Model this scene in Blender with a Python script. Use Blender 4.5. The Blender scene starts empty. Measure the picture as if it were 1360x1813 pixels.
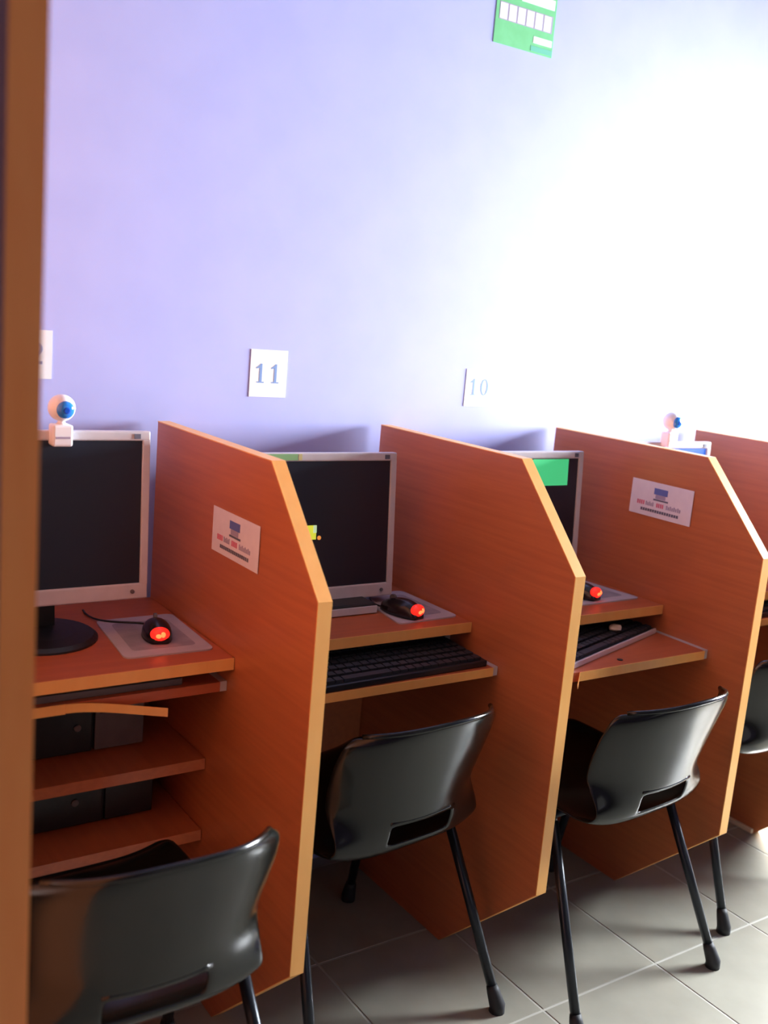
import bpy, bmesh, math, random
from mathutils import Vector, Matrix

scene = bpy.context.scene
COL = scene.collection
rnd = random.Random(7)

# ------------------------------------------------------------------ camera
cam_d = bpy.data.cameras.new('camera')
cam = bpy.data.objects.new('camera', cam_d)
COL.objects.link(cam)
cam.location = (-0.8091, -2.0099, 1.3735)
cam.rotation_euler = (1.38145, -0.085595, -0.591414)
cam_d.sensor_fit = 'VERTICAL'
cam_d.sensor_height = 24.0
cam_d.lens = 1809.7 / 1813.0 * 24.0
cam_d.clip_start = 0.05
cam_d.dof.use_dof = True
cam_d.dof.focus_distance = 2.05
cam_d.dof.aperture_fstop = 2.0
scene.camera = cam

# ------------------------------------------------------------------ world, daylight, fill lamp, exposure
world = bpy.data.worlds.new('world')
scene.world = world
world.use_nodes = True
wn = world.node_tree.nodes
wn['Background'].inputs['Color'].default_value = (0.88, 0.94, 1.0, 1)
wn['Background'].inputs['Strength'].default_value = 0.15


def area_light(name, loc, rot, sx, sy, watts, color, spread=180):
    d = bpy.data.lights.new(name, 'AREA')
    d.shape = 'RECTANGLE'
    d.size, d.size_y, d.energy, d.color = sx, sy, watts, color
    d.spread = math.radians(spread)
    o = bpy.data.objects.new(name, d)
    COL.objects.link(o)
    o.location, o.rotation_euler = loc, rot
    return o


# daylight entering by the window in the right wall, plus a fill lamp added behind the camera
area_light('daylight_side', (3.32, -0.75, 1.40), (0, math.radians(78), 0), 0.75, 1.3, 285, (0.90, 0.95, 1.0), 120)
area_light('fill_front', (1.2, -4.72, 1.6), (math.radians(90), 0, 0), 3.2, 1.5, 8.5, (1.0, 0.95, 0.90))
sun_d = bpy.data.lights.new('sun', 'SUN')
sun_d.energy, sun_d.angle, sun_d.color = 22.0, math.radians(1.5), (1.0, 0.97, 0.92)
sun = bpy.data.objects.new('sun', sun_d)
COL.objects.link(sun)
sun.rotation_euler = (0, math.radians(90 - 48.0), 0)

vs = scene.view_settings
vs.view_transform = 'Standard'
vs.look = 'None'
vs.exposure = 0.0
vs.gamma = 1.0
vs.use_curve_mapping = False


# ------------------------------------------------------------------ materials
def lin(c):
    return tuple(((v / 255) / 12.92 if v / 255 <= 0.04045 else ((v / 255 + 0.055) / 1.055) ** 2.4) for v in c)


def mat(name, rgb, rough=0.5, metal=0.0, spec=0.5, emit=None, strength=0.0, coat=0.0):
    m = bpy.data.materials.new(name)
    m.use_nodes = True
    b = m.node_tree.nodes['Principled BSDF']
    b.inputs['Base Color'].default_value = (*lin(rgb), 1)
    b.inputs['Roughness'].default_value = rough
    b.inputs['Metallic'].default_value = metal
    b.inputs['Specular IOR Level'].default_value = spec
    b.inputs['Coat Weight'].default_value = coat
    if emit:
        b.inputs['Emission Color'].default_value = (*lin(emit), 1)
        b.inputs['Emission Strength'].default_value = strength
    return m


def noisy(name, rgb, rgb2, scale=(6, 6, 6), rough=0.5, detail=4, bump=0.0, spec=0.5):
    m = mat(name, rgb, rough, spec=spec)
    nt = m.node_tree
    n, l = nt.nodes, nt.links
    b = n['Principled BSDF']
    tc = n.new('ShaderNodeTexCoord')
    mp = n.new('ShaderNodeMapping')
    mp.inputs['Scale'].default_value = scale
    nz = n.new('ShaderNodeTexNoise')
    nz.inputs['Scale'].default_value = 1.0
    nz.inputs['Detail'].default_value = detail
    cr = n.new('ShaderNodeValToRGB')
    cr.color_ramp.elements[0].color = (*lin(rgb), 1)
    cr.color_ramp.elements[1].color = (*lin(rgb2), 1)
    cr.color_ramp.elements[0].position = 0.32
    cr.color_ramp.elements[1].position = 0.68
    l.new(tc.outputs['Object'], mp.inputs['Vector'])
    l.new(mp.outputs['Vector'], nz.inputs['Vector'])
    l.new(nz.outputs['Fac'], cr.inputs['Fac'])
    l.new(cr.outputs['Color'], b.inputs['Base Color'])
    if bump:
        bp = n.new('ShaderNodeBump')
        bp.inputs['Strength'].default_value = bump
        bp.inputs['Distance'].default_value = 0.002
        l.new(nz.outputs['Fac'], bp.inputs['Height'])
        l.new(bp.outputs['Normal'], b.inputs['Normal'])
    return m


M = {
    'wall': noisy('lavender_paint', (178, 184, 238), (183, 188, 241), (9, 9, 9), 0.75, 3, 0.15, 0.2),
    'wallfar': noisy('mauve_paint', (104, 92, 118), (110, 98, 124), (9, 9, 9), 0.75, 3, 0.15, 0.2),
    'ceil': noisy('ceiling_paint', (150, 148, 152), (156, 154, 158), (5, 5, 5), 0.8),
    'wood': noisy('wood_laminate', (180, 102, 62), (194, 114, 70), (60, 4, 90), 0.36, 5, 0.05, 0.8),
    'desk': noisy('desk_laminate', (178, 90, 54), (190, 100, 60), (4, 60, 60), 0.36, 5, 0.05, 0.5),
    'edge': noisy('edge_banding', (246, 178, 96), (250, 186, 104), (40, 40, 8), 0.4, 3, 0.0, 0.4),
    'endedge': noisy('end_panel_edge', (252, 146, 70), (255, 154, 78), (40, 40, 8), 0.4, 3, 0.0, 0.4),
    'tile': noisy('floor_tile', (146, 144, 132), (158, 156, 143), (7, 7, 7), 0.22, 5, 0.06, 0.5),
    'grout': noisy('grout', (168, 166, 156), (176, 174, 164), (20, 20, 20), 0.8),
    'plastic': noisy('chair_plastic', (14, 16, 14), (17, 19, 17), (60, 60, 60), 0.17, 4, 0.02, 0.4),
    'tube': mat('dark_steel_tube', (40, 44, 50), 0.3, 0.6),
    'cap': mat('rubber_cap', (30, 32, 36), 0.6),
    'silver': noisy('silver_plastic', (196, 192, 198), (204, 200, 206), (30, 30, 30), 0.38, 3),
    'black': noisy('black_plastic', (24, 24, 28), (30, 30, 34), (50, 50, 50), 0.4, 3),
    'screen': mat('screen_glass', (30, 34, 48), 0.35, spec=0.4),
    'bluescreen': mat('lit_blue_screen', (40, 70, 130), 0.3, emit=(60, 120, 235), strength=0.9),
    'grey': noisy('grey_panel', (92, 88, 92), (100, 96, 100), (30, 30, 30), 0.5),
    'key': mat('key_caps', (36, 37, 43), 0.5),
    'white': mat('white_plastic', (240, 240, 244), 0.4),
    'paper': noisy('paper', (232, 236, 240), (238, 242, 244), (40, 40, 40), 0.8),
    'card': noisy('sticker_paper', (226, 220, 228), (232, 226, 232), (40, 40, 40), 0.6),
    'ink': mat('blue_grey_ink', (120, 150, 200), 0.7),
    'inkdark': mat('dark_ink', (98, 100, 118), 0.7),
    'inkblue': mat('print_blue', (96, 112, 178), 0.7),
    'inkmauve': mat('print_mauve', (164, 154, 180), 0.7),
    'inkred': mat('print_red', (214, 100, 132), 0.7),
    'green': noisy('poster_green', (106, 192, 128), (114, 200, 138), (30, 30, 30), 0.7),
    'teal': mat('poster_teal', (98, 186, 158), 0.7),
    'greenpop': mat('green_window', (70, 215, 140), 0.5, emit=(70, 220, 140), strength=0.55),
    'yellowpop': mat('yellow_graphic', (220, 230, 60), 0.5, emit=(215, 225, 70), strength=0.7),
    'orangepop': mat('orange_graphic', (240, 150, 70), 0.5, emit=(235, 150, 70), strength=0.7),
    'palepop': mat('pale_graphic', (200, 235, 190), 0.5, emit=(200, 235, 190), strength=0.6),
    'pad': noisy('mouse_pad_cloth', (176, 166, 172), (190, 180, 184), (18, 18, 18), 0.8, 4),
    'padprint': noisy('mouse_pad_print', (140, 132, 138), (162, 152, 158), (25, 25, 25), 0.8, 4),
    'mouse': mat('mouse_black', (34, 26, 30), 0.22),
    'led': mat('red_led', (255, 40, 30), 0.3, emit=(255, 34, 24), strength=1.7),
    'ledcore': mat('red_led_core', (255, 140, 80), 0.3, emit=(255, 96, 50), strength=3.2),
    'bluelens': mat('blue_lens', (40, 130, 225), 0.15, emit=None, coat=0.6),
    'lensdark': mat('lens_blue_dark', (30, 84, 200), 0.1, coat=0.6),
    'brightsilver': mat('polished_silver', (235, 238, 246), 0.18, 0.5),
    'metal': mat('white_metal_rail', (205, 200, 196), 0.4, 0.3),
    'frame': mat('door_frame_alu', (190, 192, 196), 0.4, 0.5),
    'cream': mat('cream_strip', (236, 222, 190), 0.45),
    'stickergreen': mat('sticker_green', (130, 180, 120), 0.6),
    'stickeryellow': mat('sticker_yellow', (200, 190, 130), 0.6),
    'crumpled': noisy('crumpled_paper', (186, 160, 132), (214, 192, 168), (60, 60, 60), 0.8),
}
gl = bpy.data.materials.new('window_glass')
gl.use_nodes = True
_n, _l = gl.node_tree.nodes, gl.node_tree.links
_n.remove(_n['Principled BSDF'])
_mix, _tr, _gg = _n.new('ShaderNodeMixShader'), _n.new('ShaderNodeBsdfTransparent'), _n.new('ShaderNodeBsdfGlossy')
_gg.inputs['Roughness'].default_value = 0.02
_mix.inputs[0].default_value = 0.06
_l.new(_tr.outputs[0], _mix.inputs[1])
_l.new(_gg.outputs[0], _mix.inputs[2])
_l.new(_mix.outputs[0], _n['Material Output'].inputs[0])
M['glass'] = gl


# ------------------------------------------------------------------ mesh helpers
def obj(name, bm, m, parent=None, smooth=False):
    me = bpy.data.meshes.new(name)
    bmesh.ops.recalc_face_normals(bm, faces=bm.faces)
    bm.to_mesh(me)
    bm.free()
    if smooth:
        for p in me.polygons:
            p.use_smooth = True
    me.materials.append(M[m] if isinstance(m, str) else m)
    o = bpy.data.objects.new(name, me)
    COL.objects.link(o)
    if parent is not None:
        o.parent = parent
    return o


def box(bm, x0, x1, y0, y1, z0, z1, bevel=0.0, seg=2):
    r = bmesh.ops.create_cube(bm, size=1.0)
    c = Vector(((x0 + x1) / 2, (y0 + y1) / 2, (z0 + z1) / 2))
    for v in r['verts']:
        v.co = Vector((v.co.x * (x1 - x0), v.co.y * (y1 - y0), v.co.z * (z1 - z0))) + c
    if bevel:
        es = list({e for v in r['verts'] for e in v.link_edges})
        bmesh.ops.bevel(bm, geom=es, offset=bevel, segments=seg, affect='EDGES', profile=0.5)
    return bm


def mbox(*a, **k):
    return box(bmesh.new(), *a, **k)


def prism(bm, pts, d, n):
    """polygon of 3D points extruded along vector n*d"""
    n = Vector(n) * d
    a = [bm.verts.new(p) for p in pts]
    b = [bm.verts.new(Vector(p) + n) for p in pts]
    k = len(pts)
    bm.faces.new(a)
    bm.faces.new(b[::-1])
    for i in range(k):
        bm.faces.new((a[i], a[(i + 1) % k], b[(i + 1) % k], b[i]))
    return bm


def tube(bm, pts, r, seg=10, cap=True):
    pts = [Vector(p) for p in pts]
    rs = r if isinstance(r, (list, tuple)) else [r] * len(pts)
    rings = []
    up = None
    for i, p in enumerate(pts):
        t = (pts[min(i + 1, len(pts) - 1)] - pts[max(i - 1, 0)]).normalized()
        if up is None:
            up = Vector((0, 0, 1)) if abs(t.z) < 0.9 else Vector((1, 0, 0))
        a = t.cross(up).normalized()
        b = a.cross(t).normalized()
        up = b
        rings.append([bm.verts.new(p + (a * math.cos(2 * math.pi * k / seg) + b * math.sin(2 * math.pi * k / seg)) * rs[i]) for k in range(seg)])
    for i in range(len(rings) - 1):
        for k in range(seg):
            bm.faces.new((rings[i][k], rings[i][(k + 1) % seg], rings[i + 1][(k + 1) % seg], rings[i + 1][k]))
    if cap:
        bm.faces.new(rings[0][::-1])
        bm.faces.new(rings[-1])
    return bm


def lathe(bm, prof, c, axis='z', seg=24):
    """prof: (radius, height) list around an axis through c"""
    rings = []
    for r, h in prof:
        ring = []
        for k in range(seg):
            a = 2 * math.pi * k / seg
            u, v = r * math.cos(a), r * math.sin(a)
            p = {'z': (u, v, h), 'y': (u, h, v), 'x': (h, u, v)}[axis]
            ring.append(bm.verts.new(Vector(c) + Vector(p)))
        rings.append(ring)
    for i in range(len(rings) - 1):
        for k in range(seg):
            bm.faces.new((rings[i][k], rings[i][(k + 1) % seg], rings[i + 1][(k + 1) % seg], rings[i + 1][k]))
    bm.faces.new(rings[0][::-1])
    bm.faces.new(rings[-1])
    return bm


def bez(a, b, c, d, n=14):
    a, b, c, d = map(Vector, (a, b, c, d))
    return [a * (1 - t) ** 3 + b * 3 * t * (1 - t) ** 2 + c * 3 * t * t * (1 - t) + d * t ** 3 for t in [i / n for i in range(n + 1)]]


def tag(o, label, cat, group=None):
    o['label'], o['category'] = label, cat
    if group:
        o['group'] = group
    return o


def thing(name, label, cat, loc=(0, 0, 0), rz=0.0, group=None):
    o = bpy.data.objects.new(name, None)
    o.empty_display_size = 0.05
    COL.objects.link(o)
    o.location = loc
    o.rotation_euler = (0, 0, rz)
    return tag(o, label, cat, group)


def struct(name, bm, m, parent=None):
    o = obj(name, bm, m, parent)
    if parent is None:
        o['kind'] = 'structure'
    return o


def copy_tree(o, parent=None):
    c = o.copy()
    COL.objects.link(c)
    c.parent = parent
    for ch in list(o.children):
        copy_tree(ch, c)
    return c


# ------------------------------------------------------------------ room shell
XL, XR, YB, YF, ZC = -3.0, 3.2, 0.02, -4.6, 2.9
fl = struct('floor', mbox(XL - .1, XR + .6, YF - .6, YB + .1, -0.06, -0.0012), 'grout')
# ceramic tiles, a joint runs at x = .95 and y = -.70
T = 0.34
tile_me = None
x0 = 0.95 - T * 11
y0 = -0.70 - T * 12
for i in range(22):
    for j in range(16):
        cx, cy = x0 + (i + .5) * T, y0 + (j + .5) * T
        if cx - T / 2 < XL - .05 or cx + T / 2 > XR + .4 or cy - T / 2 < YF - .35 or cy + T / 2 > YB + .4:
            continue
        if tile_me is None:
            t = obj('tile', mbox(-T / 2 + .0025, T / 2 - .0025, -T / 2 + .0025, T / 2 - .0025, -.006, 0, bevel=.0012, seg=1), 'tile', fl)
            tile_me = t.data
        else:
            t = bpy.data.objects.new('tile', tile_me)
            COL.objects.link(t)
            t.parent = fl
        t.location = (cx, cy, 0)

struct('wall_back', mbox(XL - .1, XR + .1, YB, YB + .12, 0, ZC), 'wall')
struct('wall_left', mbox(XL - .12, XL, YF, YB, 0, ZC), 'wallfar')
struct('ceiling', mbox(XL - .1, XR + .1, YF - .1, YB + .1, ZC, ZC + .1), 'ceil')
# right wall with a wide window opening
DY0, DY1, DS, DZ = -1.45, -0.05, 0.95, 1.85
bm = mbox(XR, XR + .12, DY1, YB, 0, ZC)
box(bm, XR, XR + .12, YF, DY0, 0, ZC)
box(bm, XR, XR + .12, DY0, DY1, DZ, ZC)
box(bm, XR, XR + .12, DY0, DY1, 0, DS)
struct('wall_right', bm, 'wall')
d1 = struct('window_2', mbox(XR + .03, XR + .09, DY0, DY1, DS, DS + .05), 'frame')
obj('window_frame', mbox(XR + .03, XR + .09, DY0, DY1, DZ - .05, DZ), 'frame', d1)
for a in (DY0, -.775, DY1 - .05):
    obj('window_frame', mbox(XR + .03, XR + .09, a, a + .05, DS + .05, DZ - .05), 'frame', d1)
for a, b in ((DY0 + .05, -.775), (-.725, DY1 - .05)):
    obj('pane', mbox(XR + .057, XR + .063, a, b, DS + .05, DZ - .05), 'glass', d1)
# front wall behind the camera, its unseen window added for the front fill
WX0, WX1, WZ0, WZ1 = -0.5, 2.9, 0.8, 2.4
bm = mbox(XL, WX0, YF - .12, YF, 0, ZC)
box(bm, WX1, XR, YF - .12, YF, 0, ZC)
box(bm, WX0, WX1, YF - .12, YF, 0, WZ0)
box(bm, WX0, WX1, YF - .12, YF, WZ1, ZC)
struct('wall_front', bm, 'wallfar')
w1 = struct('fill_window', mbox(WX0, WX1, YF - .09, YF - .03, WZ0, WZ0 + .05), 'frame')
obj('window_frame', mbox(WX0, WX1, YF - .09, YF - .03, WZ1 - .05, WZ1), 'frame', w1)
for a in (WX0, 1.175, WX1 - .05):
    obj('window_frame', mbox(a, a + .05, YF - .09, YF - .03, WZ0 + .05, WZ1 - .05), 'frame', w1)
for a, b in ((WX0 + .05, 1.175), (1.225, WX1 - .05)):
    obj('pane', mbox(a, b, YF - .063, YF - .057, WZ0 + .05, WZ1 - .05), 'glass', w1)

# ------------------------------------------------------------------ booth partitions
TH = 0.025
XS = [0.0, 0.559, 1.1275, 1.7015]
OUT = [(0.0, 0.0), (-0.407, 0.0), (-0.690, 0.268), (-0.690, 0.925), (-0.506, 1.1205), (0.0, 1.1205)]


def partition(x, label, foot=False):
    t = thing('booth_partition', label, 'partition', (x, 0, 0), group='wooden booth partitions along the lavender wall')
    e = 0.0015
    ins = [(0, 0.0), (-0.407, 0.0), (-0.688, 0.2685), (-0.688, 0.9242), (-0.505, 1.1185), (0, 1.1185)]
    obj('board', prism(bmesh.new(), [(0, a, b) for a, b in ins], TH, (1, 0, 0)), 'wood', t)
    for k in range(1, 5):
        (a, b), (c, d) = OUT[k], OUT[k + 1]
        (ai, bi), (ci, di) = ins[k], ins[k + 1]
        m = bmesh.new()
        prism(m, [(-.0006, a, b), (-.0006, c, d), (-.0006, ci, di), (-.0006, ai, bi)], TH + .0012, (1, 0, 0))
        obj('edge_band', m, 'edge', t)
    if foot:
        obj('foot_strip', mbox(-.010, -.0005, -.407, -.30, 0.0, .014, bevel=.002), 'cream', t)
    return t


PA = partition(XS[0], 'wooden booth partition between the twelve and eleven seats, paper sticker on its face')
PB = partition(XS[1], 'plain wooden booth partition without any sticker, just right of the eleven seat')
PC = partition(XS[2], 'wooden booth partition with a paper sticker, beside the green window monitor')
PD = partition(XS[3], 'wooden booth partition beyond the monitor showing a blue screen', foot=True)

# tall end panel
t = thing('end_panel', 'tall wooden end panel rising above the booth partitions, edge towards the room', 'panel', (-0.597, 0, 0))
obj('board', mbox(0, .030, -1.150, 0, 0, 2.25), 'wood', t)
obj('edge_band', mbox(-.0004, .0304, -1.1525, -1.150, 0, 2.25), 'endedge', t)

# ------------------------------------------------------------------ desks, trays
BO = [(-0.567, 0.0, 0.742), (XS[0] + TH, XS[1], 0.752), (XS[1] + TH, XS[2], 0.748), (XS[2] + TH, XS[3], 0.742)]
NAMES = ['twelve seat beside the tall end panel', 'eleven seat', 'seat with the green screen window', 'seat with the blue screen']
desks = []
DESKF = [-0.415, -0.408, -0.440, -0.425]
for i, (xa, xb, zd) in enumerate(BO):
    yf = DESKF[i]
    t = thing('desk', 'reddish wood laminate desk top at the ' + NAMES[i], 'desk', (0, 0, 0), group='booth desks')
    desks.append(t)
    obj('desk_board', mbox(xa + .0015, xb - .0015, yf + .002, -.004, zd - .022, zd), 'desk', t)
    obj('edge_band', mbox(xa + .0015, xb - .0015, yf, yf + .002, zd - .022, zd), 'edge', t)
    obj('back_panel', mbox(xa + .0015, xb - .0015, -.022, -.004, .04, zd - .023), 'wood', t)

TRAY = [(-0.395, 0.672, 0.690), (-0.508, 0.668, 0.686), (-0.588, 0.662, 0.682), (-0.47, 0.668, 0.686)]
TL = ['keyboard tray pushed in, its edge band peeling loose, at the twelve seat', 'keyboard tray pulled out with a black keyboard, at the eleven seat',
      'keyboard tray pulled out far with a skewed black keyboard on it', 'keyboard tray below the desk with the blue screen monitor']
for i, (xa, xb, zd) in enumerate(BO):
    yf, za, zb = TRAY[i]
    yb = yf + .33
    t = thing('keyboard_tray', TL[i], 'keyboard tray', (0, 0, 0))
    obj('tray_board', mbox(xa + .016, xb - .016, yf + .002, yb, za, zb), 'desk', t)
    if i == 0:
        obj('edge_band', mbox(xa + .016, -.300, yf, yf + .002, za, zb), 'edge', t)
        m = bmesh.new()      # loose strip of edge band hanging off the front
        pts = bez((-.300, yf - .001, zb), (-.25, yf - .004, zb), (-.20, yf - .012, zb - .012), (-.125, yf - .020, zb - .026), 10)
        for k in range(10):
            p, q = pts[k], pts[k + 1]
            prism(m, [p, q, q - Vector((0, 0, .016)), p - Vector((0, 0, .016))], .0014, (0, 1, 0))
        obj('loose_edge_band', m, 'edge', t)
    elif i == 2:
        obj('edge_band', mbox(.712, xb - .016, yf, yf + .002, za, zb), 'edge', t)
        m = bmesh.new()
        prism(m, [(.712, yf, zb), (.712, yf, za), (.700, yf - .010, za - .012), (.697, yf - .011, zb - .022)], .0014, (0, 1, 0))
        obj('loose_edge_band', m, 'edge', t)
        obj('screw_hole', lathe(bmesh.new(), [(.006, 0), (.007, .0012), (.004, .0016)], (.86, yf + .028, zb), seg=12), 'black', t)
    else:
        obj('edge_band', mbox(xa + .016, xb - .016, yf, yf + .002, za, zb), 'edge', t)
    for s, x in ((1, xa + .0015), (-1, xb - .0015)):
        a, b = sorted((x, x + s * .014))
        obj('slide_rail', mbox(a, b, yf + .004, yb, za - .001, zb), 'metal', t)
        obj('tray_hanger', mbox(a, b, -.34, -.08, zb + .0005, zd - .0225), 'metal', desks[i])

# shelves and computers below the desk of the first booth
for z, lab in ((.505, 'upper wooden shelf under the desk, carrying a computer case'), (.355, 'lower wooden shelf under the desk, close to the chair back')):
    t = thing('shelf', lab, 'shelf', (0, 0, 0))
    obj('shelf_board', mbox(-.5655, -.0015, -.315, -.024, z - .022, z), 'wood', t)
    obj('edge_band', mbox(-.5655, -.0015, -.317, -.315, z - .022, z), 'wood', t)
for z, h, lab, xr in ((.505, .115, 'black computer case with a grey front section on the upper shelf', -.085), (.355, .110, 'dark computer case lying on the lower shelf', -.06)):
    t = thing('computer_case', lab, 'computer', (0, 0, z))
    obj('case_body', mbox(-.50, xr, -.205, -.03, 0.004, h, bevel=.004), 'black', t)
    obj('front_panel', mbox(-.495, xr - .105, -.214, -.206, .006, h - .003, bevel=.003), 'black', t)
    obj('drive_cover', mbox(xr - .10, xr - .003, -.213, -.206, .006, h - .003, bevel=.002), 'grey' if z > .4 else 'black', t)
    obj('drive_slot', mbox(xr - .092, xr - .012, -.2145, -.2135, h - .035, h - .031), 'black', t)
    obj('power_button', lathe(bmesh.new(), [(.007, 0), (.007, -.003), (.005, -.004)], (-.22, -.2142, h * .5), 'y', 14), 'grey', t)
    for fx in (-.47, xr - .03):
        for fy in (-.18, -.06):
            obj('foot', lathe(bmesh.new(), [(.010, 0), (.009, .0039)], (fx, fy, 0), seg=12), 'cap', t)


# ------------------------------------------------------------------ monitors
def monitor(loc, label, tilt=math.radians(5), w=.372, sh=.268, base='round', lit=None):
    """origin on the desk below the screen centre; screen bottom at sb above the desk"""
    t = thing('monitor', label, 'monitor', loc, group='flat monitors on the booth desks')
    sb = loc_sb[label]
    bz, tb, side = .030, .018, .015
    sw = w - 2 * side
    H = sh + bz + tb
    R = Matrix.Rotation(-tilt, 4, 'X')
    O = Matrix.Translation((0, 0, sb)) @ R

    def tr(m):
        bmesh.ops.transform(m, matrix=O, verts=m.verts)
        return m
    m = bmesh.new()
    box(m, -w / 2, w / 2, -.004, .016, -bz, 0, bevel=.003)
    box(m, -w / 2, w / 2, -.004, .016, sh, sh + tb, bevel=.003)
    box(m, -w / 2, -w / 2 + side, -.004, .016, -.003, sh + .003, bevel=.002)
    box(m, w / 2 - side, w / 2, -.004, .016, -.003, sh + .003, bevel=.002)
    obj('bezel', tr(m), 'silver', t)
    s = obj('screen', tr(mbox(-sw / 2 - .001, sw / 2 + .001, .0005, .006, -.001, sh + .001)), 'bluescreen' if lit == 'blue' else 'screen', t)
    obj('rear_housing', tr(mbox(-w / 2 + .004, w / 2 - .004, .0165, .050, -bz + .006, sh + tb - .006, bevel=.010)), 'silver', t)
    obj('power_button', tr(lathe(bmesh.new(), [(.004, -.0042), (.004, -.006), (.003, -.0065)], (w / 2 - .03, 0, -bz / 2), 'y', 12)), 'grey', t)
    obj('logo_badge', tr(mbox(w / 2 - .032, w / 2 - .020, -.0055, -.0041, sh + .004, sh + .013)), 'inkdark', t)
    m = bmesh.new()
    prism(m, [(-.03, .052, .012), (.03, .052, .012), (.022, .040, sb + .10), (-.022, .040, sb + .10)], .022, (0, 1, 0))
    obj('neck', m, 'black', t)
    if base == 'round':
        m = lathe(bmesh.new(), [(.100, 0), (.100, .004), (.092, .010), (.060, .014), (.02, .016)], (0, .03, 0), seg=40)
        obj('base', m, 'black', t)
    else:
        obj('base', mbox(-.11, .112, -.06, .13, 0, .022, bevel=.006), 'black', t)
        obj('base_trim', mbox(-.108, .110, -.064, -.0605, .002, .018, bevel=.0015), 'silver', t)
    return t, s, tr


loc_sb = {}
L1 = 'monitor with a dark screen and round black foot, beside the tall end panel'
L2 = 'monitor with a small yellow and green graphic on its dark screen'
L3 = 'monitor with a green window in the corner of its dark screen'
L4 = 'monitor with a lit blue screen, webcam on top'
loc_sb.update({L1: .100, L2: .048, L3: .054, L4: .085})
MY = -.225
m1, s1, tr1 = monitor((-.285, MY, .742), L1, math.radians(3))
m2, s2, tr2 = monitor((.283, MY, .752), L2, math.radians(5), base='square')
m3, s3, tr3 = monitor((.846, MY, .748), L3, math.radians(4))
m4, s4, tr4 = monitor((1.322, MY, .742), L4, math.radians(3), lit='blue')
# on-screen graphics
obj('screen_graphic', tr2(mbox(-.044, -.0115, -.0006, .0004, .104, .134)), 'yellowpop', m2)
obj('screen_graphic', tr2(mbox(-.0185, -.0105, -.0010, .0002, .118, .134)), 'palepop', m2)
obj('screen_graphic', tr2(lathe(bmesh.new(), [(.0045, .0004), (.0045, -.0006), (.003, -.001)], (-.0035, 0, .1070), 'y', 14)), 'orangepop', m2)
obj('bezel_sticker', tr2(mbox(-.160, -.062, -.0050, -.0040, .2705, .2835)), 'stickergreen', m2)
obj('bezel_sticker', tr2(mbox(-.060, -.052, -.0050, -.0040, .2705, .2835)), 'stickeryellow', m2)
obj('screen_window', tr3(mbox(.020, .138, -.0006, .0004, .202, .2665)), 'greenpop', m3)


# ------------------------------------------------------------------ webcams
def webcam(loc, label):
    t = thing('webcam', label, 'webcam', loc, group='ball webcams clipped onto monitors')
    obj('clip', mbox(-.018, .018, -.0055, .024, -.027, -.0005 + .012, bevel=.004), 'white', t)
    obj('clip_logo', mbox(-.013, .012, -.0068, -.0054, -.0125, -.009), 'inkmauve', t)
    obj('stem', lathe(bmesh.new(), [(.010, .011), (.006, .016), (.008, .020)], (0, .008, 0), seg=16), 'white', t)
    m = bmesh.new()
    bmesh.ops.create_uvsphere(m, u_segments=28, v_segments=18, radius=.0235, matrix=Matrix.Translation((0, .008, .040)))
    obj('ball', m, 'white', t, True)
    d = Vector((.05, -1, -.08)).normalized()
    q = d.to_track_quat('Z', 'Y').to_matrix().to_4x4()
    c = Vector((0, .008, .040))
    m = lathe(bmesh.new(), [(.0155, .0165), (.0155, .0205), (.013, .0235), (.009, .0255), (.003, .0262)], (0, 0, 0), seg=24)
    bmesh.ops.transform(m, matrix=Matrix.Translation(c) @ q, verts=m.verts)
    ln = obj('lens', m, 'bluelens', t, True)
    m = lathe(bmesh.new(), [(.006, .0255), (.006, .0268), (.004, .0275)], (0, 0, 0), seg=18)
    bmesh.ops.transform(m, matrix=Matrix.Translation(c) @ q, verts=m.verts)
    obj('pupil', m, 'lensdark', ln)
    return t


webcam((-.268, -.232, 1.129), 'white ball webcam with blue lens above the dark screen by the end panel')
webcam((1.322, -.232, 1.129), 'white ball webcam on the monitor with the blue screen')


# ------------------------------------------------------------------ mouse pads and mice
def pad(pts, z, label, curl=0.0):
    t = thing('mouse_pad', label, 'mouse pad', (0, 0, 0), group='mouse pads on the booth desks')
    pts = [Vector((x, y, 0)) for x, y in pts]
    rp = []
    n = len(pts)
    for i in range(n):
        p, a, b = pts[i], pts[i - 1], pts[(i + 1) % n]
        u, v = (a - p).normalized() * .016, (b - p).normalized() * .016
        for s in range(5):
            f = s / 4
            rp.append((p + u) * (1 - f) ** 2 + p * 2 * f * (1 - f) + (p + v) * f * f)
    obj('pad_cloth', prism(bmesh.new(), [(p.x, p.y, z) for p in rp], .003, (0, 0, 1)), 'pad', t)
    c = sum(pts, Vector()) / n
    obj('pad_print', prism(bmesh.new(), [(*(c + (p - c) * .72).xy, z + .0031) for p in rp], .0003, (0, 0, 1)), 'padprint', t)
    return t


pad([(-.165, -.135), (-.008, -.135), (-.016, -.362), (-.186, -.357)], .742, 'grey mouse pad at the desk beside the tall end panel')
pad([(.425, -.155), (.546, -.160), (.553, -.366), (.392, -.372)], .752, 'grey mouse pad at the desk under the number eleven')
pad([(.935, -.175), (1.085, -.175), (1.112, -.378), (.910, -.380)], .748, 'grey mouse pad at the desk with the green screen window')


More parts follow.
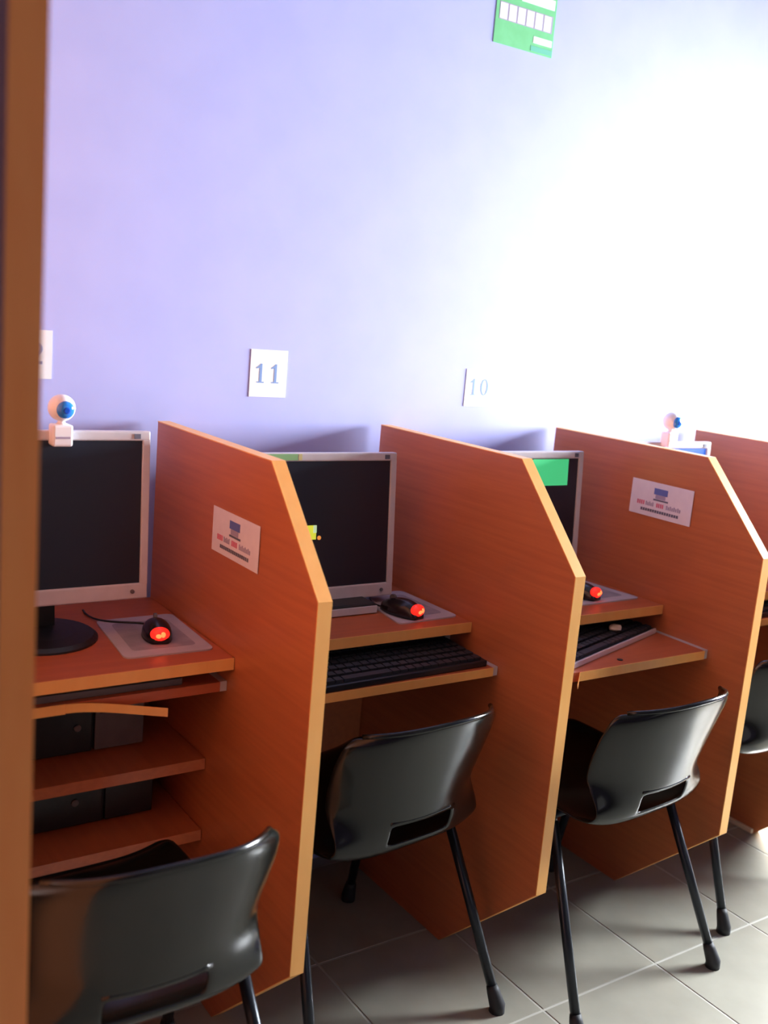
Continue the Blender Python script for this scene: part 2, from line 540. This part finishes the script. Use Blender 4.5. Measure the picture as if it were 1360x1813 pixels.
def mouse(loc, rz, label, cable):
    t = thing('computer_mouse', label, 'mouse', loc, rz, 'mice with red tail lights')
    m = bmesh.new()
    n, k = 14, 20
    rings = []
    for i in range(n + 1):
        f = i / n
        y = -.050 + .100 * f
        w = .029 * (max(0.0, math.sin(math.pi * (0.06 + .88 * f))) ** .42) * (1 - .10 * f)
        h = .034 * (max(0.0, math.sin(math.pi * (0.10 + .80 * (f ** .8)))) ** .6)
        ring = []
        for j in range(k + 1):
            a = math.pi * j / k
            ring.append(m.verts.new((w * math.cos(a), y, .001 + h * math.sin(a) ** .8)))
        rings.append(ring)
    for i in range(n):
        for j in range(k):
            m.faces.new((rings[i][j], rings[i][j + 1], rings[i + 1][j + 1], rings[i + 1][j]))
        m.faces.new((rings[i][0], rings[i + 1][0], rings[i + 1][k], rings[i][k]))
    m.faces.new(rings[0])
    m.faces.new(rings[-1][::-1])
    obj('mouse_body', m, 'mouse', t, True)
    m = bmesh.new()
    bmesh.ops.create_uvsphere(m, u_segments=18, v_segments=12, radius=1)
    for v in m.verts:
        v.co = Vector((v.co.x * .0180, -.0430 + v.co.y * .0130, .0180 + v.co.z * .0130))
    g = obj('tail_light', m, 'led', t, True)
    m = bmesh.new()
    for cx, cz, rx, rz_ in ((-.003, .0175, .0062, .0048), (.004, .0195, .0052, .0056)):
        r = bmesh.ops.create_uvsphere(m, u_segments=12, v_segments=8, radius=1)
        for v in r['verts']:
            v.co = Vector((cx + v.co.x * rx, -.0535 + v.co.y * .0034, cz + v.co.z * rz_))
    obj('light_core', m, 'ledcore', g, True)
    obj('scroll_wheel', lathe(bmesh.new(), [(.008, -.003), (.0085, 0), (.008, .003)], (0, .026, .029), 'x', 16), 'grey', t)
    inv = (Matrix.Translation(loc) @ Matrix.Rotation(rz, 4, 'Z')).inverted()
    obj('cable', tube(bmesh.new(), [inv @ Vector(p) for p in cable], .0020, 8), 'black', t, True)
    return t


mouse((-.090, -.262, .7455), math.radians(-14), 'black mouse glowing red at its tail, beside the tall end panel',
      bez((-.078, -.214, .7475), (-.075, -.15, .7475), (-.19, -.19, .7475), (-.165, -.06, .7445)))
mouse((.437, -.316, .7555), math.radians(14), 'black mouse glowing red at its tail, under the number eleven',
      bez((.425, -.268, .7575), (.40, -.22, .7575), (.45, -.19, .7575), (.49, -.10, .7545)))
mouse((.964, -.318, .7520), math.radians(12), 'black mouse glowing red at its tail, beside the green window monitor',
      bez((.954, -.273, .7545), (.945, -.22, .7545), (1.03, -.15, .7550), (1.05, -.06, .7510)))


# ------------------------------------------------------------------ keyboards
def keyboard(loc, rz, label, trim, w=.43, d=.150):
    t = thing('keyboard', label, 'keyboard', loc, rz, 'computer keyboards on the pull-out trays')
    m = bmesh.new()
    prism(m, [(-w / 2, -d / 2, 0), (-w / 2, -d / 2, .012), (-w / 2, d / 2, .020), (-w / 2, d / 2, 0)], w, (1, 0, 0))
    obj('key_bed', m, 'black', t)
    obj('front_edge', mbox(-w / 2, w / 2, -d / 2 - .006, -d / 2 - .0003, 0, .013, bevel=.002), trim, t)
    m = bmesh.new()
    rows = 6
    for r in range(rows):
        y = -d / 2 + .014 + r * (d - .026) / (rows - 1) - .002
        z = .0115 + (y + d / 2) / d * .008
        nx = 22
        px = (w - .016) / nx
        c = 0
        while c < nx:
            span = 6 if (r == 0 and c == 4) else 1
            xa = -w / 2 + .008 + c * px
            if not (c in (15, 18) and False):
                prism(m, [(xa + .001, y - .0075, z), (xa + px * span - .001, y - .0075, z), (xa + px * span - .002, y + .0075, z + .001), (xa + .002, y + .0075, z + .001)], .006, (0, 0, 1))
            c += span
    k = obj('keys', m, 'key', t)
    k['kind'] = 'stuff'
    return t


keyboard((-.300, -.300, .690), 0, 'keyboard with a grey front edge pushed under the desk by the end panel', 'grey')
keyboard((.318, -.420, .686), math.radians(1.5), 'black keyboard lying straight on the tray under the number eleven', 'black')
k3 = keyboard((.872, -.435, .6822), math.radians(17), 'skewed black keyboard with a shiny pale front edge and scrap on it', 'brightsilver')
keyboard((1.43, -.38, .686), 0, 'black keyboard on the tray below the blue screen monitor', 'black')
m = bmesh.new()
bmesh.ops.create_icosphere(m, subdivisions=2, radius=1)
for v in m.verts:
    v.co = Vector((v.co.x * .024, v.co.y * .016, v.co.z * .006)) * (1 + .35 * (rnd.random() - .5))
s = obj('paper_scrap', m, 'crumpled')
s.location = (.968, -.440, .7085)
s.rotation_euler = (0, 0, .5)
tag(s, 'crumpled beige scrap lying on the skewed keyboard', 'paper')


# ------------------------------------------------------------------ chairs
def chair():
    t = thing('chair', '', 'chair')
    prof = [(.205, .392), (.200, .408), (.180, .418), (.10, .414), (0, .408), (-.10, .404), (-.165, .398), (-.198, .402),
            (-.219, .420), (-.230, .445), (-.237, .472), (-.246, .510), (-.262, .570), (-.280, .630), (-.293, .668), (-.298, .684)]
    hw = [.150, .178, .192, .198, .198, .192, .184, .179, .176, .175, .176, .179, .186, .189, .184, .166]
    # refine the profile
    P = []
    for i in range(len(prof) - 1):
        for s in range(2):
            f = s / 2
            P.append((prof[i][0] * (1 - f) + prof[i + 1][0] * f, prof[i][1] * (1 - f) + prof[i + 1][1] * f, hw[i] * (1 - f) + hw[i + 1] * f))
    P.append((*prof[-1], hw[-1]))
    nu = 24
    bm = bmesh.new()
    g = []
    for (y, z, w) in P:
        b = min(1.0, max(0.0, (z - .395) / .13)) if y < -.17 else 0.0
        b = b * b * (3 - 2 * b)
        row = []
        for j in range(nu + 1):
            u = -1 + 2 * j / nu
            au = abs(u)
            wrap = .050 * au ** 2 + .035 * au ** 4
            yy = y + b * wrap
            zz = z - b * .026 * au ** 2 * min(1, max(0, (z - .5) / .15)) + (1 - b) * .018 * au ** 4
            if y < -.15 and b < 1:
                yy += (1 - b) * .012 * au ** 3
            row.append(bm.verts.new((w * u, yy, zz)))
        g.append(row)
    for i in range(len(P) - 1):
        zc = (P[i][1] + P[i + 1][1]) / 2
        for j in range(nu):
            uc = -1 + 2 * (j + .5) / nu
            if P[i][0] < -.2 and .438 < zc < .480 and abs(uc) < .42:
                continue
            bm.faces.new((g[i][j], g[i][j + 1], g[i + 1][j + 1], g[i + 1][j]))
    sh = obj('seat_shell', bm, 'plastic', t, True)
    md = sh.modifiers.new('thickness', 'SOLIDIFY')
    md.thickness = .005
    md.offset = 0
    ss = sh.modifiers.new('round', 'SUBSURF')
    ss.levels = ss.render_levels = 1
    # rolled rim along the top of the backrest
    def at_top(u):
        y, z, w = P[-1]
        au = abs(u)
        return Vector((w * u, y + .050 * au ** 2 + .035 * au ** 4 + .001, z - .026 * au ** 2 + .001))
    obj('top_rim', tube(bmesh.new(), [at_top(.94 * (-1 + 2 * k / 20)) for k in range(21)], .005, 8), 'plastic', t, True)
    # hand slot lip
    lip = [Vector((.185 * u, -.2385 + .04 * u * u, .4815)) for u in [-.42 + .84 * k / 10 for k in range(11)]]
    obj('slot_lip', tube(bmesh.new(), lip, .0042, 8), 'plastic', t, True)
    R = .0105
    for s in (-1, 1):
        # side frame: rear leg, rail under the seat, front leg
        a0, a1 = Vector((s * .230, -.268, .012)), Vector((s * .186, -.105, .388))
        f0, f1 = Vector((s * .215, .215, .012)), Vector((s * .186, .120, .388))
        lg = obj('leg', tube(bmesh.new(), [a0, a0.lerp(a1, .5), a1], R, 12), 'tube', t, True)
        obj('foot_cap', tube(bmesh.new(), [a0 + Vector((0, 0, -.012)), a0 + Vector((0, 0, .002)), a0.lerp(a1, .075), a0.lerp(a1, .105)], [.0165, .0165, .0135, .0115], 14), 'cap', lg, True)
        lg = obj('leg', tube(bmesh.new(), [f0, f0.lerp(f1, .5), f1], R, 12), 'tube', t, True)
        obj('foot_cap', tube(bmesh.new(), [f0 + Vector((0, 0, -.012)), f0 + Vector((0, 0, .002)), f0.lerp(f1, .075), f0.lerp(f1, .105)], [.0165, .0165, .0135, .0115], 14), 'cap', lg, True)
        obj('seat_rail', tube(bmesh.new(), [a1 + Vector((0, .0, 0)), Vector((s * .184, 0, .391)), f1], R, 12), 'tube', t, True)
    for y in (-.085, .10):
        obj('cross_bar', tube(bmesh.new(), [(-.184, y, .389), (.184, y, .389)], .009, 12), 'tube', t, True)
    return t


c0 = chair()
SP = [((-.316, -.640, 0), 0.0, 'dark grey plastic chair with hand slot drawn up beside the tall end panel'),
      ((.266, -.412, 0), 5.5, 'dark grey plastic chair with hand slot, under the eleven seat desk'),
      ((.812, -.520, 0), 4.5, 'dark grey plastic chair with a bright glossy streak down its backrest'),
      ((1.425, -.420, 0), 1.0, 'dark grey plastic chair beyond the stickered partition, at the blue screen')]
for i, (loc, deg, lab) in enumerate(SP):
    c = c0 if i == 0 else copy_tree(c0)
    c.location = loc
    c.rotation_euler = (0, 0, math.radians(deg))
    tag(c, lab, 'chair', 'grey plastic chairs at the booths')


# ------------------------------------------------------------------ paper on the wall and on the partitions
def digit(ch, x, z, h, y, parent, m='ink'):
    """serif digit, lower left corner at (x, z), facing -y"""
    w = h * .62
    bm = bmesh.new()

    def poly(ps):
        prism(bm, [(x + a * w, y, z + b * h) for a, b in ps], .0004, (0, -1, 0))
    if ch == '1':
        poly([(.42, .06), (.66, .06), (.66, 1.0), (.50, 1.0), (.42, .92)])
        poly([(.12, .80), (.12, .74), (.42, .78), (.42, .92)])
        poly([(.20, 0), (.88, 0), (.88, .06), (.20, .06)])
    elif ch == '0':
        n = 24
        o = [(.5 + .5 * math.cos(2 * math.pi * k / n), .5 + .5 * math.sin(2 * math.pi * k / n)) for k in range(n)]
        q = [(.5 + .27 * math.cos(2 * math.pi * k / n), .5 + .43 * math.sin(2 * math.pi * k / n)) for k in range(n)]
        for k in range(n):
            poly([o[k], o[(k + 1) % n], q[(k + 1) % n], q[k]])
    elif ch == '2':
        n = 12
        for k in range(n):
            a, b = math.radians(170 - 200 * k / n), math.radians(170 - 200 * (k + 1) / n)
            f = lambda r, s, t_: (.5 + r * math.cos(t_), .70 + s * math.sin(t_))
            poly([f(.46, .30, a), f(.46, .30, b), f(.24, .22, b), f(.24, .22, a)])
        poly([(.90, .55), (.70, .60), (.06, .10), (.30, .10)])
        poly([(.04, 0), (.96, 0), (.96, .14), (.04, .14)])
    return obj('digit', bm, m, parent)


def number_sheet(txt, x0, x1, z0, z1, label):
    t = thing('number_sheet', label, 'paper', (0, 0, 0), group='seat numbers taped to the wall')
    obj('sheet', mbox(x0, x1, YB - .0014, YB - .0004, z0, z1), 'paper', t)
    w = x1 - x0
    h = .042
    for k, ch in enumerate(txt):
        digit(ch, x0 + w * (.13 + .40 * k), z0 + (z1 - z0) * .30, h, YB - .0015, t)


number_sheet('12', -.308, -.216, 1.197, 1.291, 'white sheet with the number 12 on the wall, partly behind the end panel')
number_sheet('11', .214, .305, 1.175, 1.279, 'white sheet with the number 11 on the lavender wall')
number_sheet('10', .818, .909, 1.168, 1.262, 'white sheet with the number 10 on the glaring part of the wall')

# green poster high on the wall
px0, px1, pz0, pz1 = .797, .984, 2.030, 2.320
t = thing('wall_poster', 'green poster with white printed bands high on the lavender wall', 'poster', (0, 0, 0))
obj('sheet', mbox(px0, px1, YB - .0014, YB - .0004, pz0, pz1), 'green', t)
for k in range(6):
    a = px0 + .012 + k * .0278
    obj('white_box', mbox(a, a + .0225, YB - .0019, YB - .0014, 2.086, 2.121), 'paper', t)
obj('dark_band', mbox(px0 + .010, px0 + .179, YB - .0016, YB - .0014, 2.084, 2.123), 'inkmauve', t)
obj('white_band', mbox(px0 + .075, px1 - .006, YB - .0019, YB - .0014, 2.137, 2.160), 'paper', t)
obj('white_band', mbox(px0 + .012, px1 - .010, YB - .0019, YB - .0014, 2.205, 2.290), 'paper', t)
obj('print_block', mbox(px1 - .064, px1 - .004, YB - .0019, YB - .0014, 2.053, 2.068), 'paper', t)
obj('print_block', mbox(px1 - .070, px1 - .002, YB - .0019, YB - .0014, 2.034, 2.046), 'teal', t)


def sticker(x, ya, yb, za, zb, label):
    """on the left face of a partition; ya is the wall end, yb the room end"""
    t = thing('paper_sticker', label, 'sticker', (0, 0, 0), group='printed stickers on the partitions')
    obj('sheet', mbox(x - .0016, x - .0008, yb, ya, za, zb), 'card', t)
    L, H = ya - yb, zb - za

    def r(u0, u1, v0, v1, m, name):
        obj(name, mbox(x - .0021, x - .0016, ya - u1 * L, ya - u0 * L, za + v0 * H, za + v1 * H), m, t)
    # computer emblem
    r(.38, .60, .66, .84, 'inkblue', 'emblem')
    r(.41, .57, .54, .655, 'inkmauve', 'emblem')
    r(.38, .62, .485, .53, 'inkdark', 'emblem')
    # line of print: red, grey, red, grey strokes, too small to read
    for a, b, m, n in ((.12, .25, 'inkred', 4), (.265, .40, 'inkmauve', 5), (.44, .565, 'inkred', 4), (.60, .84, 'inkmauve', 8)):
        st = (b - a) / n
        for k in range(n):
            r(a + k * st, a + k * st + st * .66, .30, .42 - (.03 if (k % 2 and n > 4) else 0), m, 'print_stroke')
    for k in range(16):
        a = .19 + k * .039
        r(a, a + .030, .135, .215, 'inkdark', 'print_stroke')
    return t


sticker(XS[0] - .0007, -.295, -.484, .918, 1.002, 'small white sticker with computer emblem on the partition by the eleven seat')
sticker(XS[2] - .0007, -.294, -.483, .951, 1.036, 'small white sticker with computer emblem on the partition beside the green window monitor')
